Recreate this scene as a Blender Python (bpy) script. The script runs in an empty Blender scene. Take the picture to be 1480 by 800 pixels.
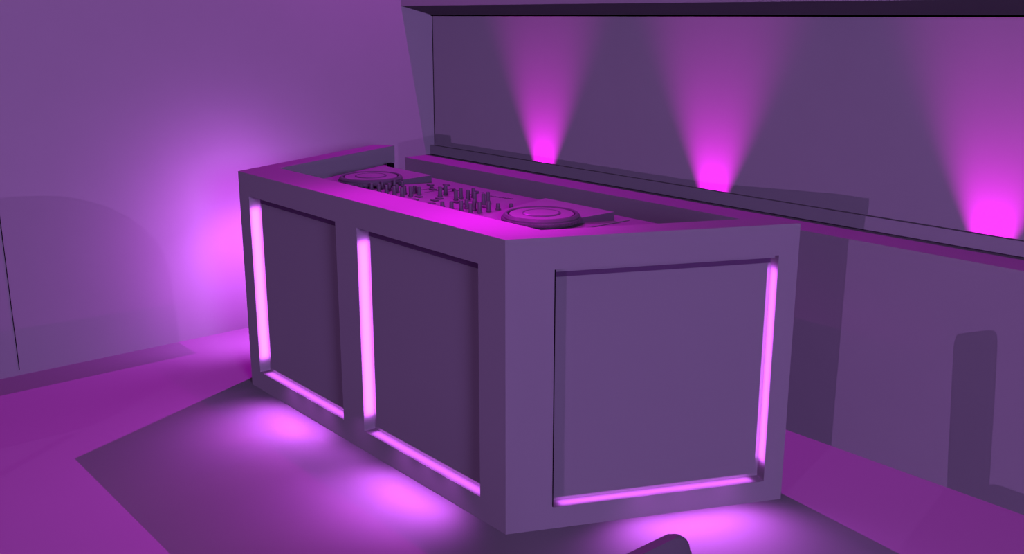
import bpy, bmesh, math, random
from mathutils import Vector, Matrix
random.seed(4)
S = bpy.context.scene
COL = S.collection
PI = math.pi

# ------------------------------------------------------------------ colour
S.view_settings.view_transform = 'Standard'
S.view_settings.look = 'None'
S.view_settings.exposure = 0
S.view_settings.gamma = 1
S.cycles.diffuse_bounces = 0
S.cycles.glossy_bounces = 1

# ------------------------------------------------------------------ materials
def mat(name, rgb, rough=0.9, spec=0.0, noise=0.02, scale=6.0, emit=None, estr=0.0):
    m = bpy.data.materials.new(name); m.use_nodes = True
    nt = m.node_tree; b = nt.nodes['Principled BSDF']
    tc = nt.nodes.new('ShaderNodeTexCoord'); nz = nt.nodes.new('ShaderNodeTexNoise')
    nz.inputs['Scale'].default_value = scale; nz.inputs['Detail'].default_value = 3
    nt.links.new(tc.outputs['Object'], nz.inputs['Vector'])
    mx = nt.nodes.new('ShaderNodeMix'); mx.data_type = 'RGBA'
    mx.inputs[6].default_value = [c*(1-noise) for c in rgb]+[1]
    mx.inputs[7].default_value = [min(1, c*(1+noise)) for c in rgb]+[1]
    nt.links.new(nz.outputs['Fac'], mx.inputs[0])
    nt.links.new(mx.outputs[2], b.inputs['Base Color'])
    b.inputs['Roughness'].default_value = rough
    b.inputs['Specular IOR Level'].default_value = spec
    if emit:
        b.inputs['Emission Color'].default_value = (*emit, 1)
        b.inputs['Emission Strength'].default_value = estr
    return m
M_WALL = mat('matt_white_paint', (.78, .78, .78))
M_FLOOR = mat('matt_pale_floor', (.78, .78, .78), scale=2.0)
M_BOOTH = mat('white_laminate', (.78, .78, .78), scale=3.0)
M_PANEL = mat('white_panel', (.75, .75, .75), scale=3.0)
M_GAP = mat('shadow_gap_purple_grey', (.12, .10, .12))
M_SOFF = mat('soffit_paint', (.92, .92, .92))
M_SHADE = mat('lining_and_painted_shade', (.34, .20, .38))  # purple tone carries the shade in the slots above the panels
M_BLACK = mat('spill_black', (0, 0, 0))
M_DARK = mat('dark_gap', (.02, .02, .02))
M_GEAR = mat('grey_gear_plastic', (.78, .78, .78), .6, .2)
M_KNOB = mat('grey_knob_plastic', (.30, .30, .33), .4, .5)
M_RIB = mat('ribbed_wheel_edge', (.34, .32, .37), .35, .4)
M_CHAIR = mat('dull_dark_upholstery', (.50, .46, .50), .8, .1)
M_METAL = mat('metal', (.4, .4, .42), .35, .5)

M_RAIL = mat('half_clear_rail', (.8, .8, .8), .5, .2)  # half clear, so the added rail casts only a weak shadow
_nt = M_RAIL.node_tree; _b = _nt.nodes['Principled BSDF']; _o = _nt.nodes['Material Output']
_t = _nt.nodes.new('ShaderNodeBsdfTransparent'); _m = _nt.nodes.new('ShaderNodeMixShader'); _m.inputs[0].default_value = .42
_nt.links.new(_t.outputs[0], _m.inputs[1]); _nt.links.new(_b.outputs[0], _m.inputs[2]); _nt.links.new(_m.outputs[0], _o.inputs['Surface'])

# ------------------------------------------------------------------ mesh helpers
def obj(name, bm, m, parent=None, smooth=False, kind=None, label=None):
    bmesh.ops.recalc_face_normals(bm, faces=bm.faces[:])
    me = bpy.data.meshes.new(name); bm.to_mesh(me); bm.free()
    if smooth:
        for p in me.polygons: p.use_smooth = True
        try: me.set_sharp_from_angle(angle=math.radians(35))
        except Exception: pass
    o = bpy.data.objects.new(name, me); COL.objects.link(o)
    me.materials.append(m)
    if parent: o.parent = parent
    if kind: o['kind'] = kind
    if label: o['label'] = label
    return o
def thing(name, label, cat, loc=(0, 0, 0), rotz=0, group=None):
    o = bpy.data.objects.new(name, None); COL.objects.link(o)
    o.empty_display_size = .1
    o.location = loc; o.rotation_euler = (0, 0, rotz)
    o['label'] = label; o['category'] = cat
    if group: o['group'] = group
    return o
def box(bm, x0, x1, y0, y1, z0, z1, M=None):
    vs = [Vector((x, y, z)) for z in (z0, z1) for x, y in ((x0, y0), (x1, y0), (x1, y1), (x0, y1))]
    if M: vs = [M @ v for v in vs]
    v = [bm.verts.new(p) for p in vs]
    for f in ((3, 2, 1, 0), (4, 5, 6, 7), (0, 1, 5, 4), (1, 2, 6, 5), (2, 3, 7, 6), (3, 0, 4, 7)):
        bm.faces.new([v[i] for i in f])
def prism(bm, pts, z0, z1, M=None):
    """pts: plan outline; vertical extrusion"""
    lo = [bm.verts.new((M @ Vector((x, y, z0))) if M else (x, y, z0)) for x, y in pts]
    hi = [bm.verts.new((M @ Vector((x, y, z1))) if M else (x, y, z1)) for x, y in pts]
    n = len(pts)
    bm.faces.new(lo[::-1]); bm.faces.new(hi)
    for i in range(n):
        bm.faces.new((lo[i], lo[(i+1) % n], hi[(i+1) % n], hi[i]))
def lathe(bm, prof, seg=32, cx=0, cy=0, cz=0):
    rings = []
    for r, z in prof:
        if r < 1e-6: rings.append([bm.verts.new((cx, cy, cz+z))])
        else: rings.append([bm.verts.new((cx+r*math.cos(2*PI*k/seg), cy+r*math.sin(2*PI*k/seg), cz+z)) for k in range(seg)])
    for a, b in zip(rings, rings[1:]):
        for k in range(seg):
            q = [a[k % len(a)], a[(k+1) % len(a)] if len(a) > 1 else None, b[(k+1) % len(b)] if len(b) > 1 else None, b[k % len(b)]]
            if len(a) == 1: bm.faces.new((a[0], b[(k+1) % seg], b[k]))
            elif len(b) == 1: bm.faces.new((a[k], a[(k+1) % seg], b[0]))
            else: bm.faces.new((a[k], a[(k+1) % seg], b[(k+1) % seg], b[k]))
def bevel(bm, w, seg=2):
    bmesh.ops.bevel(bm, geom=bm.edges[:], offset=w, segments=seg, affect='EDGES', profile=.5)
def B(): return bmesh.new()

# ================================================================== SETTING
XL = -2.945       # left wall
YF = 1.597        # face of the lower back wall
YL = 1.800        # back of the ledge
YN = 1.840        # back of the niche
XR = 4.2
b = B(); box(b, -3.1, 6.0, -7.0, 2.2, -.1, 0); obj('floor', b, M_FLOOR, kind='structure')
b = B(); box(b, XL-.12, XL, -5.0, YN+.1, 0, 3.2); obj('wall_left', b, M_WALL, kind='structure')
b = B(); box(b, XL, XR, YF, YL, 0, .931); obj('wall_back', b, M_WALL, kind='structure',
    label='lower back wall with a narrow flat ledge on top')
b = B(); box(b, XL, XR, YN, YN+.1, 0, 3.2); obj('wall_niche', b, M_WALL, kind='structure')
# bulkhead above the niche, its underside sloping down to the back
b = B()
pr = [(YF, 3.2), (YF, 1.889), (YN, 1.831), (YN, 3.2)]
lo = [b.verts.new((XL, y, z)) for y, z in pr]; hi = [b.verts.new((XR, y, z)) for y, z in pr]
b.faces.new(lo[::-1]); b.faces.new(hi)
for i in (0, 2, 3): b.faces.new((lo[i], lo[(i+1) % 4], hi[(i+1) % 4], hi[i]))
obj('ceiling', b, M_WALL, kind='structure', label='bulkhead over the lit niche')
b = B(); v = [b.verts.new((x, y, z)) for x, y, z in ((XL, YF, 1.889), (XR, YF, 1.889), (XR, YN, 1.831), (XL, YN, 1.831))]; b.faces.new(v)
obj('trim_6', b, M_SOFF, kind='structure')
# upstand strip at the back of the ledge, with a dark strip painted as the shaded gap under it
b = B(); box(b, XL, XR, YL, YL+.010, .936, .995); obj('trim_1', b, M_WALL, kind='structure')
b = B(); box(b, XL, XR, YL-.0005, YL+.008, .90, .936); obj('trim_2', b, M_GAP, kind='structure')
b = B(); box(b, XL, XR, YN-.014, YN, 1.827, 1.8345); obj('spill_strip', b, M_BLACK, kind='structure')  # added black strip that swallows uplight spill at the niche top
# joints in the wall lining
b = B(); box(b, XL, XL+.0015, -.8755, -.8715, .03, 1.6); obj('trim_3', b, M_DARK, kind='structure')
b = B(); box(b, XL, XL+.003, YN-.004, YN, .995, 1.831); obj('trim_4', b, M_DARK, kind='structure')

# ================================================================== DJ BOOTH
booth = thing('dj_booth', 'white faceted DJ booth with splayed ends and pink lit recessed panels', 'dj booth')
A = Vector((-2.031, 0)); Bc = Vector((0, 0)); C = Vector((.479, 1.004)); D = Vector((-2.476, 1.061))
H = 1.10; HD = 1.0; FT = .058
def wall_frame(P, Q):
    """matrix: local x along P->Q, local y into the booth, z up"""
    d = (Q-P).normalized(); n = Vector((-d.y, d.x))
    return Matrix(((d.x, n.x, 0, P.x), (d.y, n.y, 0, P.y), (0, 0, 1, 0), (0, 0, 0, 1))), (Q-P).length
def facade(name, P, Q, holes, zb, zt, m0, m1):
    """rails and stiles around recessed openings (u0,u1); m0,m1 mitre the ends"""
    M, L = wall_frame(P, Q)
    b = B()
    def q(u0, u1, z0, z1, a0=0, a1=0):
        prism(b, [(u0, 0), (u1, 0), (u1-a1, FT), (u0+a0, FT)], z0, z1, M)
    q(0, L, 0, zb, m0, m1); q(0, L, zt, HD, m0, m1)
    us = [0]+[u for h in holes for u in h]+[L]
    for i in range(0, len(us), 2):
        q(us[i], us[i+1], zb, zt, m0 if i == 0 else 0, m1 if i == len(us)-2 else 0)
    bmesh.ops.remove_doubles(b, verts=b.verts, dist=1e-5)
    fr = obj(name, b, M_BOOTH, booth)
    for (u0, u1) in holes:
        b = B(); box(b, u0-.03, u1+.03, FT-.003, FT+.02, zb-.03, zt-.041, M)
        obj('recessed_panel', b, M_PANEL, booth, label='flat panel set back in its frame')
        b = B(); box(b, u0, u1, FT-.001, FT+.004, zt-.045, zt+.01, M); obj('painted_shade_strip', b, M_SHADE, booth, label='strip painted as the shade above a recessed panel')  # shade below the top rail put into the strip's colour
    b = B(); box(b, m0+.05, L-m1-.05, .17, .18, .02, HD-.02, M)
    obj('inner_lining', b, M_SHADE, booth)
    return fr, M, L
fr1, MF, LF = facade('front_frame', A, Bc, [(.101, .907), (1.077, 1.882)], .093, .990, .035, .035)
fr2, MR, LR = facade('right_frame', Bc, C, [(.178, 1.033)], .085, .985, .035, 0)
fr3, ML, LL = facade('left_frame', D, A, [(.09, .97)], .093, .990, 0, .035)
# dark hairline joint down the near edge of the right-hand panel
b = B(); box(b, .176, .180, -.0008, .002, .088, .985, MR); obj('joint', b, M_DARK, fr2)

# raised rim: U shaped slab, open to the back
def off(P, Q, t):
    d = (Q-P).normalized(); n = Vector((-d.y, d.x)); return P+n*t, Q+n*t
iL0, iL1 = off(D, A, .115); iR0, iR1 = off(Bc, C, .125)
def xat(p, q, y): return p.x+(q.x-p.x)*(y-p.y)/(q.y-p.y)
YI = .20
rim = [(A.x, A.y), (Bc.x, Bc.y), (C.x, C.y), (C.x-.14, C.y+.0), (xat(iR0, iR1, YI), YI),
       (xat(iL0, iL1, YI), YI), (iL0.x, iL0.y+.03), (D.x, D.y)]
b = B(); prism(b, rim, HD, H); obj('counter_rim', b, M_BOOTH, booth)
# lowered deck inside the rim
YD = .972
deck = [(xat(A, D, .1)+.03, .10), (xat(Bc, C, .1)-.03, .10), (xat(Bc, C, YD)-.03, YD), (-2.21, YD), (-2.28, 1.04), (xat(A, D, 1.04)+.02, 1.04)]
b = B(); prism(b, deck, HD-.03, HD); obj('deck', b, M_BOOTH, booth)
b = B(); box(b, LR-.030, LR, .058, .125, 0, HD, MR); obj('end_panel', b, M_BOOTH, booth)
b = B(); box(b, 0, .030, .058, .115, 0, HD, ML); obj('end_panel', b, M_BOOTH, booth)
b = B(); box(b, -2.225, -2.185, .985, 1.01, .99, 1.028); bevel(b, .002, 1)
obj('socket', b, M_DARK, booth, label='small dark socket block at the back of the deck')

# ================================================================== DJ CONTROLLER
ctl = thing('dj_controller', 'wide two-deck DJ controller with two jog wheels and rows of knobs', 'dj controller', (0, 0, HD))
b = B(); box(b, -1.99, -.30, .43, .93, 0, .004); bevel(b, .0015, 1); obj('faceplate', b, M_GEAR, ctl)
for dx in (0, 1.30):
    b = B()   # wedge shaped deck that rises towards the back
    pl = [(-2.06, .50, .006), (-1.755, .50, .006), (-1.632, .868, .040), (-2.06, .868, .040)]
    lo = [b.verts.new((x+dx, y, .003)) for x, y, z in pl]; hi = [b.verts.new((x+dx, y, z)) for x, y, z in pl]
    b.faces.new(lo[::-1]); b.faces.new(hi)
    for i in range(4): b.faces.new((lo[i], lo[(i+1) % 4], hi[(i+1) % 4], hi[i]))
    rd = obj('raised_deck', b, M_GEAR, ctl)
    b = B()
    v = [b.verts.new((x+dx+.0012, y-.0004, z)) for x, y, z in ((-1.755, .50, .003), (-1.632, .868, .003), (-1.632, .868, .040), (-1.755, .50, .006))]
    b.faces.new(v); obj('shaded_side', b, M_RIB, rd)  # darker sheet that paints the shade on the deck's side
    # jog wheel
    cx, cy = -1.795+dx, .607
    b = B()
    lathe(b, [(0, .0), (.150, .0), (.150, .022), (0, .022)], 64, cx, cy, .008)
    base = obj('jog_wheel', b, M_RIB, ctl, label='round jog wheel with ribbed rim')
    b = B(); lathe(b, [(.150, 0), (.163, .003), (.165, .010), (.163, .016), (.160, .018), (.160, .024), (.152, .033), (.143, .034), (.140, .031), (.14, 0)], 96, cx, cy, .012)
    obj('rim', b, M_RIB, base, True)
    b = B()
    for k in range(72):   # finger ribs round the edge
        M = Matrix.Translation((cx, cy, 0)) @ Matrix.Rotation(2*PI*k/72, 4, 'Z')
        box(b, .161, .1672, -.0025, .0025, .016, .027, M)
    obj('grip_ribs', b, M_RIB, base)
    b = B(); lathe(b, [(.133, .012), (.133, .0305), (.078, .0315), (.078, .02)], 72, cx, cy, .012)
    obj('platter', b, M_GEAR, base, True)
    b = B(); lathe(b, [(.080, .028), (.080, .034), (.074, .036), (.071, .0335), (.071, .028)], 72, cx, cy, .012)
    obj('ring', b, M_RIB, base, True)
    b = B(); lathe(b, [(.071, .028), (.071, .034), (0, .0345)], 48, cx, cy, .012)
    obj('centre_cap', b, M_GEAR, base, True)

def knob(x, y, h=.042, r=.0095):
    b = B()
    lathe(b, [(0, 0), (r*1.3, 0), (r*1.3, .005), (r, .008), (r*.93, h-.003), (r*.8, h), (0, h)], 16, x, y, .004)
    box(b, x-.0012, x+.0012, y-r*1.02, y-r*.6, .012, .004+h+.0008)
    return obj('knob', b, M_KNOB, ctl, True)
KN = [(-1.79, .415, .03), (-1.70, .49, .03), (-1.69, .425, .03),
      (-1.623, .50, .034), (-1.556, .50, .038), (-1.49, .50, .042), (-1.423, .50, .045), (-1.359, .50, .048),
      (-1.359, .55, .046), (-1.362, .60, .04), (-1.62, .56, .036), (-1.555, .56, .036), (-1.60, .62, .04), (-1.53, .62, .04),
      (-1.49, .56, .038), (-1.425, .56, .04), (-1.42, .615, .036),
      (-1.261, .65, .048), (-1.285, .70, .046), (-1.136, .649, .048), (-1.165, .70, .048), (-1.11, .70, .046), (-1.14, .755, .044),
      (-1.035, .68, .048), (-1.00, .73, .048), (-.97, .68, .05),
      (-1.035, .497, .026), (-.968, .498, .036), (-.895, .496, .05), (-.826, .493, .048), (-.822, .54, .048), (-.819, .588, .044),
      (-.885, .56, .046), (-.94, .56, .04), (-.825, .646, .03), (-.80, .70, .026)]
for k in KN: knob(*k)
def button(x, y, w=.018, d=.012, h=.006):
    b = B(); box(b, x-w, x+w, y-d, y+d, .004, .004+h); bevel(b, .0015, 1); return obj('button', b, M_KNOB, ctl)
for x, y in [(-1.554, .804), (-1.436, .733), (-1.499, .864), (-1.211, .609), (-1.187, .564), (-1.133, .508), (-1.085, .613), (-1.313, .564), (-1.258, .504), (-1.019, .62), (-.90, .64)]:
    button(x, y)
# fader slots with caps
for (x, y0, y1) in [(-1.47, .66, .80), (-1.40, .66, .84), (-1.34, .70, .84), (-.74, .60, .80), (-1.22, .76, .88)]:
    b = B(); box(b, x-.002, x+.002, y0, y1, .0038, .0048); f = obj('fader_slot', b, M_DARK, ctl)
    b = B(); ym = y0*.35+y1*.65; box(b, x-.011, x+.011, ym-.006, ym+.006, .004, .016); bevel(b, .002, 1)
    obj('fader_cap', b, M_KNOB, f)
# row of small indicator marks beside the right deck
b = B()
for i in range(14):
    x = -1.15+i*.012; y = .83+i*.0028
    box(b, x-.003, x+.003, y-.004-.003*(i % 3), y+.004+.002*(i % 2), .004, .0062)
obj('indicator_row', b, M_KNOB, ctl)

# ================================================================== NICHE UPLIGHTS
UP = [-1.816, -.556, .836]
UPL = ['small uplight behind the ledge upstand nearest the left wall',
       'small uplight behind the ledge upstand between the other two',
       'small uplight behind the ledge upstand farthest from the left wall']
for x, lb in zip(UP, UPL):
    t = thing('uplight', lb, 'light', (x-.035, 1.8372, .745), 0, 'uplights in the niche')
    b = B(); lathe(b, [(0, 0), (.0022, 0), (.0024, .03), (.0022, .045), (.0018, .045), (.0016, .038), (0, .038)], 16); obj('lamp_body', b, M_METAL, t, True)
    b = B(); box(b, -.02, .02, -.0022, .0022, -.012, 0); obj('bracket', b, M_METAL, t)
b = B(); box(b, XL, XR, YL+.0101, 1.8345, .80, .9935); obj('spill_baffle', b, M_WALL, kind='structure')  # added unseen baffle, keeps uplight off the bulkhead underside
# shelf that carries the uplights inside the slot
b = B(); box(b, XL, XR, YL, YN, .700, .733); obj('trim_5', b, M_WALL, kind='structure')

# ================================================================== CHAIRS (near foreground)
def rounded_slab(b, x0, x1, y0, y1, z0, z1, r, lean=0, n=8):
    """slab thick in x with rounded upper corners in the y-z outline"""
    pts = [(y0, z0), (y1, z0)]
    pts += [(y1-r+r*math.cos(a), z1-r+r*math.sin(a)) for a in [i*PI/2/n for i in range(n+1)]]
    pts += [(y0+r+r*math.cos(a), z1-r+r*math.sin(a)) for a in [PI/2+i*PI/2/n for i in range(n+1)]]
    def P(x, y, z):
        return (x-lean*(z-z0)/(z1-z0), y, z)
    lo = [b.verts.new(P(x0, y, z)) for y, z in pts]; hi = [b.verts.new(P(x1, y, z)) for y, z in pts]
    b.faces.new(lo[::-1]); b.faces.new(hi); k = len(pts)
    for i in range(k): b.faces.new((lo[i], lo[(i+1) % k], hi[(i+1) % k], hi[i]))
def lounge_chair(name, label, loc, rz, w=.52, h=.88, r=.05, sc=1):
    t = thing(name, label, 'chair', loc, rz)
    b = B(); rounded_slab(b, 0, .020, -w/2, w/2, .02, h, r, .055)
    bmesh.ops.bevel(b, geom=b.edges[:], offset=.006, segments=3, affect='EDGES', profile=.5)
    obj('backrest', b, M_CHAIR, t, True)
    b = B(); box(b, .0, .50, -w/2+.03, w/2-.03, .32, .42); bevel(b, .03, 4); obj('seat', b, M_CHAIR, t, True)
    for sx in (.07, .45):
        for sy in (-w/2+.05, w/2-.05):
            b = B(); lathe(b, [(0, 0), (.012, 0), (.018, .31), (0, .31)], 12, sx, sy, 0); obj('leg', b, M_METAL, t, True)
    return t
lounge_chair('lounge_chair', 'round-backed chair to the left, outside the picture', (-1.22, -2.95, 0), PI/2, .68, 1.10, .30)
lounge_chair('lounge_chair', 'dark purple chair back with a rounded top corner before the booth', (1.478, -.985, 0), 0, .50, .876, .045)

# added unseen rail along the left wall, shaped to cast the floor band
lr = thing('shadow_rail', 'added unseen rail high along the left wall, casting a shadow', 'rail', (-2.586, 1.163, 2.2), -.004)
b = B(); box(b, -.026, .026, -2.8, 0, -.02, .02); obj('rail', b, M_RAIL, lr)
for yy in (-1.5, -2.6):
    b = B(); box(b, -.006, .006, yy-.006, yy+.006, .02, 1.0); obj('hanger', b, M_METAL, lr)

# ================================================================== CAMERA
cam = bpy.data.cameras.new('camera'); co = bpy.data.objects.new('camera', cam); COL.objects.link(co)
cam.sensor_width = 36; cam.lens = 1463.04*36/1480; cam.clip_start = .05
yaw, pitch = -.8698, .2538
co.location = (2.5689, -2.138, 1.8376)
co.rotation_euler = (PI/2-pitch, 0, -yaw)
S.camera = co

# ================================================================== LIGHT
W = bpy.data.worlds.new('world'); S.world = W; W.use_nodes = True
bg = W.node_tree.nodes['Background']; bg.inputs[0].default_value = (.034, .014, .037, 1); bg.inputs[1].default_value = 1.0

def lamp(name, typ, loc, target=None, col=(1, 1, 1), e=1, falloff=None, **kw):
    l = bpy.data.lights.new(name, typ); l.color = col
    for k, v in kw.items(): setattr(l, k, v)
    l.energy = e
    if falloff:
        l.use_nodes = True; nt = l.node_tree; em = nt.nodes['Emission']
        f = nt.nodes.new('ShaderNodeLightFalloff'); f.inputs['Strength'].default_value = 1.0
        nt.links.new(f.outputs[falloff], em.inputs['Strength'])
    o = bpy.data.objects.new(name, l); COL.objects.link(o); o.location = loc
    if target is not None:
        d = Vector(target)-Vector(loc); o.rotation_euler = d.to_track_quat('-Z', 'Y').to_euler()
    return o
def scaled(rgb, e):
    m = max(rgb); return tuple(c/m for c in rgb), e*m
def fill(name, typ, loc, tgt, rgb, e, fall, **kw):
    c, en = scaled(rgb, e); return lamp(name, typ, loc, tgt, c, en, fall, **kw)
# low fill from far behind the camera: throws the booth and chair shadows onto the back wall
fill('fill_low', 'POINT', (3.0, -8.5, 1.5), None, (.051, .0205, .075), 40, 'Constant', shadow_soft_size=0)
# side fill from the right
fill('fill_side', 'POINT', (4.6, -1.8, 2.2), None, (.110, .061, .193), 40, 'Constant', shadow_soft_size=.7)
# magenta lamp high in the left rear corner
fill('magenta_spot', 'SPOT', (-2.53, 1.45, 2.71), (-2.2, -.8, 0), (.24, 0, .285), 40, 'Constant', shadow_soft_size=0, spot_size=3.1, spot_blend=.3)
# magenta spot over the desk
for x, e in ((-.30, 5.6), (-.98, 3.2)):
    fill('desk_spot', 'SPOT', (x, .14, 1.62), (x, .14, 1.1), (1.75, 0, 1.8), e, None, shadow_soft_size=0, spot_size=math.radians(135), spot_blend=1)
for x in UP:
    lamp('niche_uplight', 'SPOT', (x-.035, 1.836, .805), (x-.047, 1.836, 1.8), (1, 0, 1), 1150, 'Linear', shadow_soft_size=0, spot_size=math.radians(62), spot_blend=1)
# LED strips inside the recesses: each faces the reveal it stands against
PK = (.69, .115, 1)
def strip(M, u, z, su, sz, dirl, w):
    """area lamp at local (u, FT/2, z) facing local dirl"""
    l = bpy.data.lights.new('led_strip', 'AREA'); l.shape = 'RECTANGLE'; l.color = PK; l.energy = w
    o = bpy.data.objects.new('led_strip', l); COL.objects.link(o)
    o.location = M @ Vector((u, FT*.5, z))
    d = (M.to_3x3() @ Vector(dirl)).normalized()
    yv = Vector((0, 0, 1)) if abs(d.z) < .5 else (M.to_3x3() @ Vector((0, 1, 0)))
    zv = -d; xv = yv.cross(zv).normalized(); yv = zv.cross(xv)
    R = Matrix((xv, yv, zv)).transposed()
    o.rotation_euler = R.to_euler()
    l.size, l.size_y = su, sz
for M, us, side in ((MF, (.101, 1.077), 1), (ML, (.09,), 1), (MR, (1.033,), -1)):
    for u in us:
        strip(M, u+side*.014, .545, .046, .77, (-side, 0, 0), .56 if side > 0 else .40)
for M, uc, z in ((MF, .53, .105), (MF, 1.505, .105), (MR, .60, .097)):
    strip(M, uc, z, .78, .040, (0, 0, -1), .20)
# pink wash thrown out of the recesses onto the floor and the left wall
def wash(M, u, z, out, tgt, e, size=120, typ='SPOT'):
    p = M @ Vector((u, -out, z)); t = M @ Vector(tgt)
    kw = dict(spot_size=math.radians(size), spot_blend=1) if typ == 'SPOT' else {}
    lamp('panel_wash', typ, p, t, PK, e, None, shadow_soft_size=0, **kw)
for M, us, e in ((MF, (.44, .60, .76), 2.5), (MF, (1.38, 1.54, 1.70), 2.5), (MR, (.54, .70, .86), 2.6)):
    for u in us: wash(M, u, .22, .045, (u, -.21, 0), e, 132)
wash(MF, 1.06, .24, .045, (1.06, -.25, 0), .9, 140)  # extra lamp added to lift the dark floor between the glows
for z, e, o in ((.38, 6.5, .17), (.62, 4, .27), (.84, 7.5, .17)): wash(ML, .64, z, o, (.42, -1, z-.22), e, 172)
wash(ML, .62, .80, .24, (.30, -.75, 0), 9, 110)  # extra lamp added to brighten the floor by the left wall
